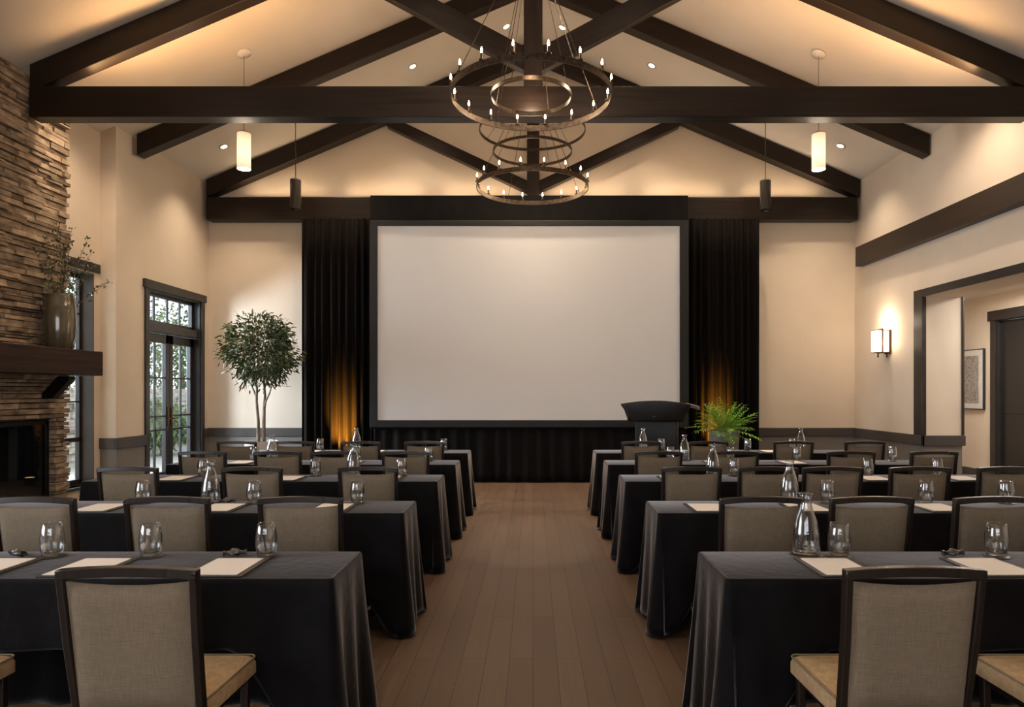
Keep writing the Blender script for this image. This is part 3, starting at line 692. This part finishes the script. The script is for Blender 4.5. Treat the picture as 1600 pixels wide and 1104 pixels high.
# unseen window frames added at the fill light openings (left wall, rear wall)
w2 = struct(bpy.data.objects.new('added_window_2', None)); col.objects.link(w2)
mb = MB()
for y in (0, .8, 1.6, 2.4, 3.14): mb.box(-5.9, -5.82, y, y+.06, .6, 3.3)
for z in (.6, 1.9, 3.24): mb.box(-5.9, -5.82, 0, 3.2, z, z+.06)
mb.build('window_frame', M['doorpaint'], w2)
w3 = struct(bpy.data.objects.new('added_window_3', None)); col.objects.link(w3)
mb = MB()
for x in (-3.5, -1.9, -.1, 1.44): mb.box(x, x+.06, YR-.16, YR-.08, .9, 3.4)
for z in (.9, 2.6, 3.34): mb.box(-3.5, 1.5, YR-.16, YR-.08, z, z+.06)
mb.build('window_frame', M['doorpaint'], w3)

# ------------------------------------------------------------------ wall sconce
sn = thing('wall_sconce', 'lit frosted box sconce with bronze bars on the right wall', 'wall lamp', (XR, 10.55, 2.12))
MB().box(-.025, 0, -.09, .09, .0, .38).build('back_plate', M['bronze'], sn, bevel=.004)
MB().box(-.235, -.14, -.08, .08, .03, .37).box(-.125, -.03, -.08, .08, .03, .37).build('glass_shade', M['shade'], sn, bevel=.008)
MB().box(-.140, -.125, -.088, .088, .01, .40).box(-.03, -.005, -.10, -.07, .01, .38).box(-.24, -.02, -.085, .085, .372, .380).box(-.24, -.02, -.085, .085, .018, .028).build('shade_bars', M['bronze'], sn, bevel=.002)
for x in (-.19, -.05): MB().lathe([(.01, -.055), (.016, -.045), (.009, -.03), (.013, .012)], 12, (x, -.05, 0)).build('finial', M['bronze'], sn, smooth=True)
point('sconce_glow', (XR-.16, 10.55, 2.62), 9, WARM2, .06); point('sconce_glow', (XR-.16, 10.38, 2.3), 2, WARM2, .06)
area('hall_ceiling_light', (7.0, 9.5, 3.12), (0, 0, 0), .6, 3.0, 92, (1.0, .92, .84))

# ------------------------------------------------------------------ chairs
def make_chair():
    t = thing('banquet_chair', '', 'chair', (0, 0, 0), 0)
    # origin: floor under the back; y+ = towards the table; back leans towards -y
    def by(z): return -.062*max(0, (z-.44))/.51
    hw_t, hw_b = .216, .205
    def hw(z): return hw_b+(hw_t-hw_b)*(z-.44)/.51 if z > .44 else hw_b
    for s in (-1, 1):
        pts = [(s*(hw_b-.002), .06*0-.05, 0), (s*hw_b, .0, .25), (s*hw_b, by(.44)+.012, .44), (s*hw(.7), by(.7), .70), (s*hw(.938), by(.938), .938)]
        mb = MB(); sec = []
        for (x, y, z) in pts:
            wx, wy = .012, (.018 if z > .1 else .014)
            sec.append([(x-wx, y-wy, z), (x+wx, y-wy, z), (x+wx, y+wy, z), (x-wx, y+wy, z)])
        vs = [v for q in sec for v in q]; fs = [(3, 2, 1, 0), tuple(range(16, 20))]
        for i in range(4):
            for k in range(4): fs.append((i*4+k, i*4+(k+1) % 4, i*4+4+(k+1) % 4, i*4+4+k))
        mb.add(vs, fs).build('back_post', M['chairwood'], t, bevel=.004)
        MB().prism([(s*.188-.016, .415), (s*.188+.016, .415), (s*.184+.012, 0), (s*.184-.012, 0)], 'y', .375, .405).build('leg', M['chairwood'], t, bevel=.004)
    # arched top rail
    n = 16; vs = []
    for i in range(n+1):
        u = i/n*2-1; x = u*(hw_t+.012); arch = .014*(1-u*u)
        z0, z1 = .912+arch, .944+arch*.9; yb = by(.93)-.008*(1-u*u)
        vs += [(x, yb-.017, z0), (x, yb-.017, z1), (x, yb+.017, z1), (x, yb+.017, z0)]
    fs = [(0, 1, 2, 3), tuple(n*4+k for k in (3, 2, 1, 0))]
    for i in range(n):
        for k in range(4): fs.append((i*4+k, i*4+(k+1) % 4, i*4+4+(k+1) % 4, i*4+4+k))
    MB().add(vs, fs).build('top_rail', M['chairwood'], t, smooth='auto', bevel=.003)
    # upholstered back panel (both faces slightly padded), top edge dips
    def panel(u, v, side):
        z = .468+v*(.905-.468); z -= (.014*(1-(2*u-1)**2))*(v**4)
        h = hw(z)-.0135; x = (2*u-1)*h
        pad = .021*(1-abs(2*u-1)**8)*(1-abs(2*v-1)**10)
        return (x, by(z)+side*(.004+pad), z)
    nu, nv = 17, 17; vs = [panel(i/(nu-1), j/(nv-1), sd) for sd in (-1, 1) for j in range(nv) for i in range(nu)]
    N_ = nu*nv; fs = []
    for j in range(nv-1):
        for i in range(nu-1):
            a = j*nu+i; fs += [(a, a+1, a+nu+1, a+nu), (N_+a, N_+a+nu, N_+a+nu+1, N_+a+1)]
    edge = [i for i in range(nu)]+[j*nu+nu-1 for j in range(1, nv)]+[(nv-1)*nu+i for i in range(nu-2, -1, -1)]+[j*nu for j in range(nv-2, 0, -1)]
    for k in range(len(edge)): a, b = edge[k], edge[(k+1) % len(edge)]; fs.append((a, N_+a, N_+b, b))
    MB().add(vs, fs).build('backrest', M['linen'], t, smooth='auto')
    # seat
    def seatbox(m_, z0, z1, gr=0):
        vs = []; prof = [(0, 0), (.0, .6), (.006, .85), (.022, 1.0)]
        ring = []
        def outline(ins):
            pts = []; w0, w1 = .208+gr-ins, .220+gr-ins; y0, y1 = .022+ins, .435+gr-ins; r = .03
            for (cx, cy, a0) in ((w1-r, y1-r, 0), (-(w1-r), y1-r, 90), (-(w0-r), y0+r, 180), (w0-r, y0+r, 270)):
                for k in range(5): a = R(a0+k*22.5); pts.append((cx+r*math.cos(a), cy+r*math.sin(a)))
            return pts
        for ins, t_ in prof:
            for (x, y) in outline(ins): vs.append((x, y, z0+(z1-z0)*t_))
        n = 20; fs = [tuple(range(n-1, -1, -1))]
        for i in range(len(prof)-1):
            for k in range(n): fs.append((i*n+k, i*n+(k+1) % n, (i+1)*n+(k+1) % n, (i+1)*n+k))
        b = (len(prof)-1)*n; c = len(vs); vs.append((0, .23, z1+.012))
        for k in range(n): fs.append((b+k, b+(k+1) % n, c))
        return m_.add(vs, fs)
    s_ = seatbox(MB(), .413, .478).build('seat', M['seatcloth'], t, smooth='auto')
    pp_ = []
    for (cx, cy, a0) in ((.190, .405, 0), (-.190, .405, 90), (-.178, .052, 180), (.178, .052, 270)):
        for k in range(5): a = R(a0+k*22.5); pp_.append((cx+.0255*math.cos(a), cy+.0255*math.sin(a), .4745))
    MB().tube(pp_, .0035, 6, True).build('piping', M['linen'], s_, smooth=True)
    MB().box(-.19, .19, .03, .41, .375, .413).build('seat_frame', M['chairwood'], t, bevel=.004)
    return t
rows_front = [2.69, 4.15, 5.61, 6.91, 8.21]
rows_back = [3.16, 4.62, 6.08, 7.38, 8.68]
chairY = [2.22, 3.66, 5.10, 6.42, 7.70]
chL = [[-1.315, -2.27], [-1.26, -1.98, -2.70], [-1.25, -2.13, -3.07], [-1.22, -1.90, -2.44, -3.16], [-1.25, -1.98, -2.74, -3.40]]
chR = [[1.237, 1.96], [1.235, 1.83, 2.50], [1.20, 1.78, 2.27, 2.93, 3.60], [1.20, 1.93, 3.04, 3.83], [1.24, 2.01, 2.99, 3.81]]
rowname = ['nearest', 'second nearest', 'middle', 'second farthest', 'farthest']
place = ['beside the aisle', 'second from the aisle', 'third from the aisle', 'fourth from the aisle', 'fifth from the aisle']
chair0 = None
def chair_at(x, y, label, grp, rz=0):
    global chair0
    if chair0 is None: chair0 = make_chair(); o = chair0
    else: o = copy_tree(chair0)
    o.location = (x, y, 0); o.rotation_euler = (0, 0, rz); o['label'] = label; o['group'] = grp
rnd = random.Random(2)
for sd, lst in (('left', chL), ('right', chR)):
    for i in range(5):
        for j, x in enumerate(lst[i]):
            chair_at(x, chairY[i], 'taupe linen chair at the %s %s table, %s' % (rowname[i], sd, place[j]), 'linen backed chairs in rows on the %s of the aisle' % sd, R(rnd.uniform(-1.5, 1.5)) if i else 0)

# ------------------------------------------------------------------ tables and cloths
def table(xa, xb, y0, y1, sd, i):
    """xa = aisle end x, xb = outer end x"""
    x0, x1 = min(xa, xb), max(xa, xb); cx, cy = (x0+x1)/2, (y0+y1)/2; hx, hy = (x1-x0)/2, (y1-y0)/2
    t = thing('banquet_table', '%s rectangular banquet table %s of the aisle, hidden under a charcoal cloth' % (rowname[i], sd), 'table', (cx, cy, 0), 0, 'long banquet tables under cloths')
    MB().box(-hx+.012, hx-.012, -hy+.012, hy-.012, .725, .752).build('tabletop', M['lectern'], t, bevel=.004)
    for sx in (-1, 1):
        for sy in (-1, 1):
            MB().tube([(sx*(hx-.28), sy*(hy-.10), .73), (sx*(hx-.28), sy*(hy-.10), .0)], .014, 8).build('leg', M['fireframe'], t, smooth=True)
        MB().tube([(sx*(hx-.28), -(hy-.10), .12), (sx*(hx-.28), hy-.10, .12)], .011, 8).build('stretcher', M['fireframe'], t, smooth=True)
    # cloth: perimeter with rounded corners, hanging in folds
    rnd = random.Random(100+i*7+(0 if sd == 'left' else 50))
    rc = .02; per = []
    def side_pts(ax, ay, bx, by_, nx, ny, tagc):
        L = math.hypot(bx-ax, by_-ay); n = max(6, int(L/.028))
        for k in range(n):
            t_ = (k+.5)/n; per.append((ax+(bx-ax)*t_, ay+(by_-ay)*t_, nx, ny, tagc, t_*L, L))
    def corner(cx_, cy_, a0, tagc):
        for k in range(7):
            a = R(a0+90*k/6); per.append((cx_+rc*math.cos(a), cy_+rc*math.sin(a), math.cos(a), math.sin(a), tagc, 0, 0))
    side_pts(-hx+rc, -hy, hx-rc, -hy, 0, -1, 'front'); corner(hx-rc, -hy+rc, -90, 'c')
    side_pts(hx, -hy+rc, hx, hy-rc, 1, 0, 'end'); corner(hx-rc, hy-rc, 0, 'c')
    side_pts(hx-rc, hy, -hx+rc, hy, 0, 1, 'rear'); corner(-hx+rc, hy-rc, 90, 'c')
    side_pts(-hx, hy-rc, -hx, -hy+rc, -1, 0, 'end'); corner(-hx+rc, -hy+rc, 180, 'c')
    n = len(per); ph = [rnd.uniform(0, 6.28) for _ in range(6)]
    lev = [0, .006, .014, .05, .12, .22, .34, .46, .58, .70, .82, .92, 1.0]
    vs = []
    for li, v in enumerate(lev):
        for k, (x, y, nx, ny, tg_, s, L) in enumerate(per):
            if tg_ == 'front':
                dc = min(s, L-s); q = min(1, dc/.42); q = q*q*(3-2*q); drop = .74-.455*q+.006*math.sin(s*9)
                amp = .010*(1-q)+.004; fl = .045*(1-q)+.008; frq = 26
            elif tg_ == 'rear': drop = .735; amp = .012; fl = .03; frq = 24
            elif tg_ == 'end':
                dc = min(s, L-s); drop = .735+.006*math.sin(s*30); amp = .016; fl = .030; frq = 34
                fl += .03*math.exp(-(dc/.05)**2)
            else: drop = .742; amp = 0; fl = .075; frq = 1
            if li == 0: off, z = -.012, .7655
            elif li == 1: off, z = -.004, .7635
            elif li == 2: off, z = .001, .757
            else:
                z = .757-(drop-.002)*v
                dd = .74*v if tg_ != 'front' else drop*v
                w_ = (dd/.74)
                off = .002+fl*w_**1.15+amp*w_**.8*math.sin(s*frq+ph[0]+.8*math.sin(s*7+ph[1]))
            vs.append((x+nx*off, y+ny*off, z))
    fs = []
    for li in range(len(lev)-1):
        for k in range(n): fs.append((li*n+k, (li+1)*n+k, (li+1)*n+(k+1) % n, li*n+(k+1) % n))
    fs.append(tuple(range(n)))
    o = MB().add(vs, fs).build('tablecloth', M['cloth'], None, smooth='auto', solid=.0018)
    o.location = (cx, cy, 0)
    tag(o, 'charcoal tablecloth with folded corners over the %s %s table' % (rowname[i], sd), 'tablecloth', 'charcoal tablecloths')
for i in range(5):
    table(-.81, -3.82, rows_front[i], rows_back[i], 'left', i)
    table(.78, (4.35, 4.35, 4.35, 4.35, 4.15)[i], rows_front[i], rows_back[i], 'right', i)

# ------------------------------------------------------------------ table settings
TZ = .7665
protos = {}
def put(kind, maker, x, y, label, group, rz=0, z=TZ):
    if kind not in protos: protos[kind] = maker(); o = protos[kind]
    else: o = copy_tree(protos[kind])
    o.location = (x, y, z); o.rotation_euler = (0, 0, rz); o['label'] = label; o['group'] = group
    return o
def mk_pad():
    t = thing('writing_pad', '', 'writing pad')
    MB().box(-.125, .125, -.155, .155, 0, .006).build('leather_folder', M['leather'], t, bevel=.003)
    MB().box(-.102, .102, -.143, .125, .0065, .0095).build('note_paper', M['paper'], t)
    return t
def mk_coaster():
    o = MB().lathe([(.052, 0), (.054, .002), (.052, .004)], 28).build('drink_coaster', M['rubber'], smooth='auto'); o['category'] = 'coaster'; return o
def mk_glass():
    pr = [(.0, 0), (.034, 0), (.040, .006), (.047, .045), (.048, .085), (.042, .125), (.0385, .148), (.0365, .149), (.0355, .146), (.0395, .124), (.0450, .085), (.0440, .048), (.037, .018), (0, .014)]
    o = MB().lathe(pr, 32, cap=False).build('glass_tumbler', M['glass'], smooth=True); o['category'] = 'glass'; return o
def mk_carafe():
    pr = [(0, 0), (.052, 0), (.060, .006), (.062, .02), (.058, .10), (.048, .16), (.032, .205), (.024, .235), (.025, .262), (.031, .280), (.029, .281), (.0225, .262), (.0215, .235), (.0295, .203), (.0455, .158), (.0555, .098), (.0585, .03), (.05, .012), (0, .010)]
    t = thing('water_carafe', '', 'carafe')
    MB().lathe(pr, 32, cap=False).build('carafe_body', M['glass'], t, smooth=True)
    return t
def mk_wrap():
    mb = MB(); r_ = random.Random(4); vs = []; n, m = 12, 9
    for j in range(m):
        u = j/(m-1)*2-1
        rr = .016*(1-min(1, abs(u)/.55)**2)**.5+.003 if abs(u) < .55 else .004+.028*(abs(u)-.55)
        for k in range(n):
            a = 2*PI*k/n; q = rr*(1+.25*math.sin(3*a+j)+r_.uniform(-.15, .15)); vs.append((u*.05, q*math.cos(a), max(0, .016+q*math.sin(a)*(.9))))
    fs = [(j*n+k, j*n+(k+1) % n, (j+1)*n+(k+1) % n, (j+1)*n+k) for j in range(m-1) for k in range(n)]
    mb.add(vs, fs)
    o = mb.build('wrapped_mint', M['wrap'], smooth='auto'); o['category'] = 'wrapped mint'; return o
padX = {('left', 0): [-1.31, -1.90, -2.33], ('right', 0): [1.30, 1.96],
        ('left', 1): [-1.30, -2.02, -2.80], ('right', 1): [1.13, 1.77, 2.62],
        ('left', 2): [-1.27, -2.13, -3.10], ('right', 2): [1.22, 2.02, 2.95, 3.72],
        ('left', 3): [-1.25, -1.95, -3.1], ('right', 3): [1.24, 1.95, 2.75, 3.45],
        ('left', 4): [-1.28, -2.0, -2.8], ('right', 4): [1.26, 2.05, 3.0]}
glX = {('left', 0): [-1.22, -1.75, -2.20], ('right', 0): [1.40, 2.12],
       ('left', 1): [-1.19, -1.89, -2.64], ('right', 1): [1.99, 2.66, 3.2],
       ('left', 2): [-1.18, -1.95, -2.96], ('right', 2): [1.80, 3.0, 3.62],
       ('left', 3): [-1.14, -1.93, -3.04], ('right', 3): [1.50, 2.15, 2.88, 3.92],
       ('left', 4): [-1.15, -2.74], ('right', 4): [1.65, 2.76, 3.33]}
carX = {('right', 0): [1.262], ('right', 1): [1.75], ('left', 1): [-2.2], ('left', 2): [-1.62], ('right', 2): [1.62], ('left', 3): [-2.86], ('right', 3): [1.66], ('left', 4): [-2.28], ('right', 4): [1.42, 3.46]}
for key, xs in padX.items():
    sd, i = key
    for j, x in enumerate(xs):
        put('pad', mk_pad, x, rows_front[i]+.155+.012+.0, 'leather writing pad with paper on the %s %s table, %s' % (rowname[i], sd, place[j]), 'leather writing pads on the tables')
for key, xs in glX.items():
    sd, i = key
    for j, x in enumerate(xs):
        y = rows_back[i]-.115
        put('coaster', mk_coaster, x, y, 'round black coaster under a tumbler on the %s %s table, %s' % (rowname[i], sd, place[j]), 'round black coasters')
        put('glass', mk_glass, x, y, 'clear rounded glass tumbler on the %s %s table, %s' % (rowname[i], sd, place[j]), 'clear tumblers on the tables', z=TZ+.0045)
for key, xs in carX.items():
    sd, i = key
    for j, x in enumerate(xs):
        y = rows_back[i]-.08
        lab = 'clear glass water carafe on the %s %s table' % (rowname[i], sd)
        if len(xs) > 1: lab += (', near the lectern', ', toward the right wall')[j]
        put('carafe', mk_carafe, x, y, lab, 'clear water carafes', z=TZ+.0045)
        c = put('coaster', mk_coaster, x, y, 'black coaster under the carafe on the %s %s table%s' % (rowname[i], sd, (', near the lectern', ', toward the right wall')[j] if len(xs) > 1 else ''), 'round black coasters')
        c.scale = (1.35, 1.35, 1)
for (x, y, rz, lab) in ((-1.37, 3.06, .3, 'crumpled grey wrapped mint behind the aisle side writing pad, nearest left table'), (-2.36, 3.05, -.5, 'crumpled grey wrapped mint left of the outermost tumbler, nearest left table'), (1.93, 3.06, .2, 'crumpled grey wrapped mint beside the second tumbler, nearest right table'), (-2.08, 4.53, .5, 'crumpled grey wrapped mint on the second nearest left table')):
    put('mint', mk_wrap, x, y, lab, 'wrapped mints on the tables', rz)

# ------------------------------------------------------------------ outside
struct(MB().box(-24, -6.9, -4, 30, -.12, -.02).build('ground', M['ground']))
rnd = random.Random(77)
gw = MB(); z = -.02
while z < 1.5:
    h = rnd.uniform(.12, .2); y = 4
    while y < 22:
        L_ = rnd.uniform(.25, .7); gw.box(-10.6+rnd.uniform(0, .05), -10.1+rnd.uniform(0, .06), y+.01, y+L_-.01, z+.005, z+h-.005, tint=rnd.uniform(.7, 1.2)); y += L_
    z += h
tag(gw.build('garden_wall', M['outstone']), 'low pale stone garden wall seen through the french doors', 'garden wall')
for k, (x, y, r_, h, lab) in enumerate(((-12.9, 14.2, 1.9, 2.6, 'light green tree nearest along the garden wall, through the side window'), (-13.4, 19.5, 2.4, 3.4, 'green tree beyond the garden wall, through the right door leaf'), (-9.0, 16.2, .65, .75, 'low green shrub at the foot of the garden wall'), (-13.2, 25.0, 2.3, 3.0, 'green tree farthest along the garden wall outside'))):
    t = thing('garden_tree' if h > 1 else 'garden_shrub', lab, 'tree' if h > 1 else 'shrub', (x, y, -.02), 0, 'garden trees and shrubs outside')
    MB().tube([(0, 0, 0), (.05, .02, h*.6), (0, 0, h)], [.09, .07, .03], 8).build('trunk', M['bark'], t, smooth=True)
    fo = MB()
    for i in range(3600 if h > 1 else 1500):
        v = Vector((rnd.gauss(0, .45), rnd.gauss(0, .45), rnd.gauss(0, .45)))
        if v.length > 1: continue
        leaf(fo, Vector((0, 0, h))+v*r_, v+Vector((rnd.uniform(-1, 1), rnd.uniform(-1, 1), rnd.uniform(-1, .5))), .16, .08, rnd)
    fo.build('foliage', M['shrub'], t, fix=False)
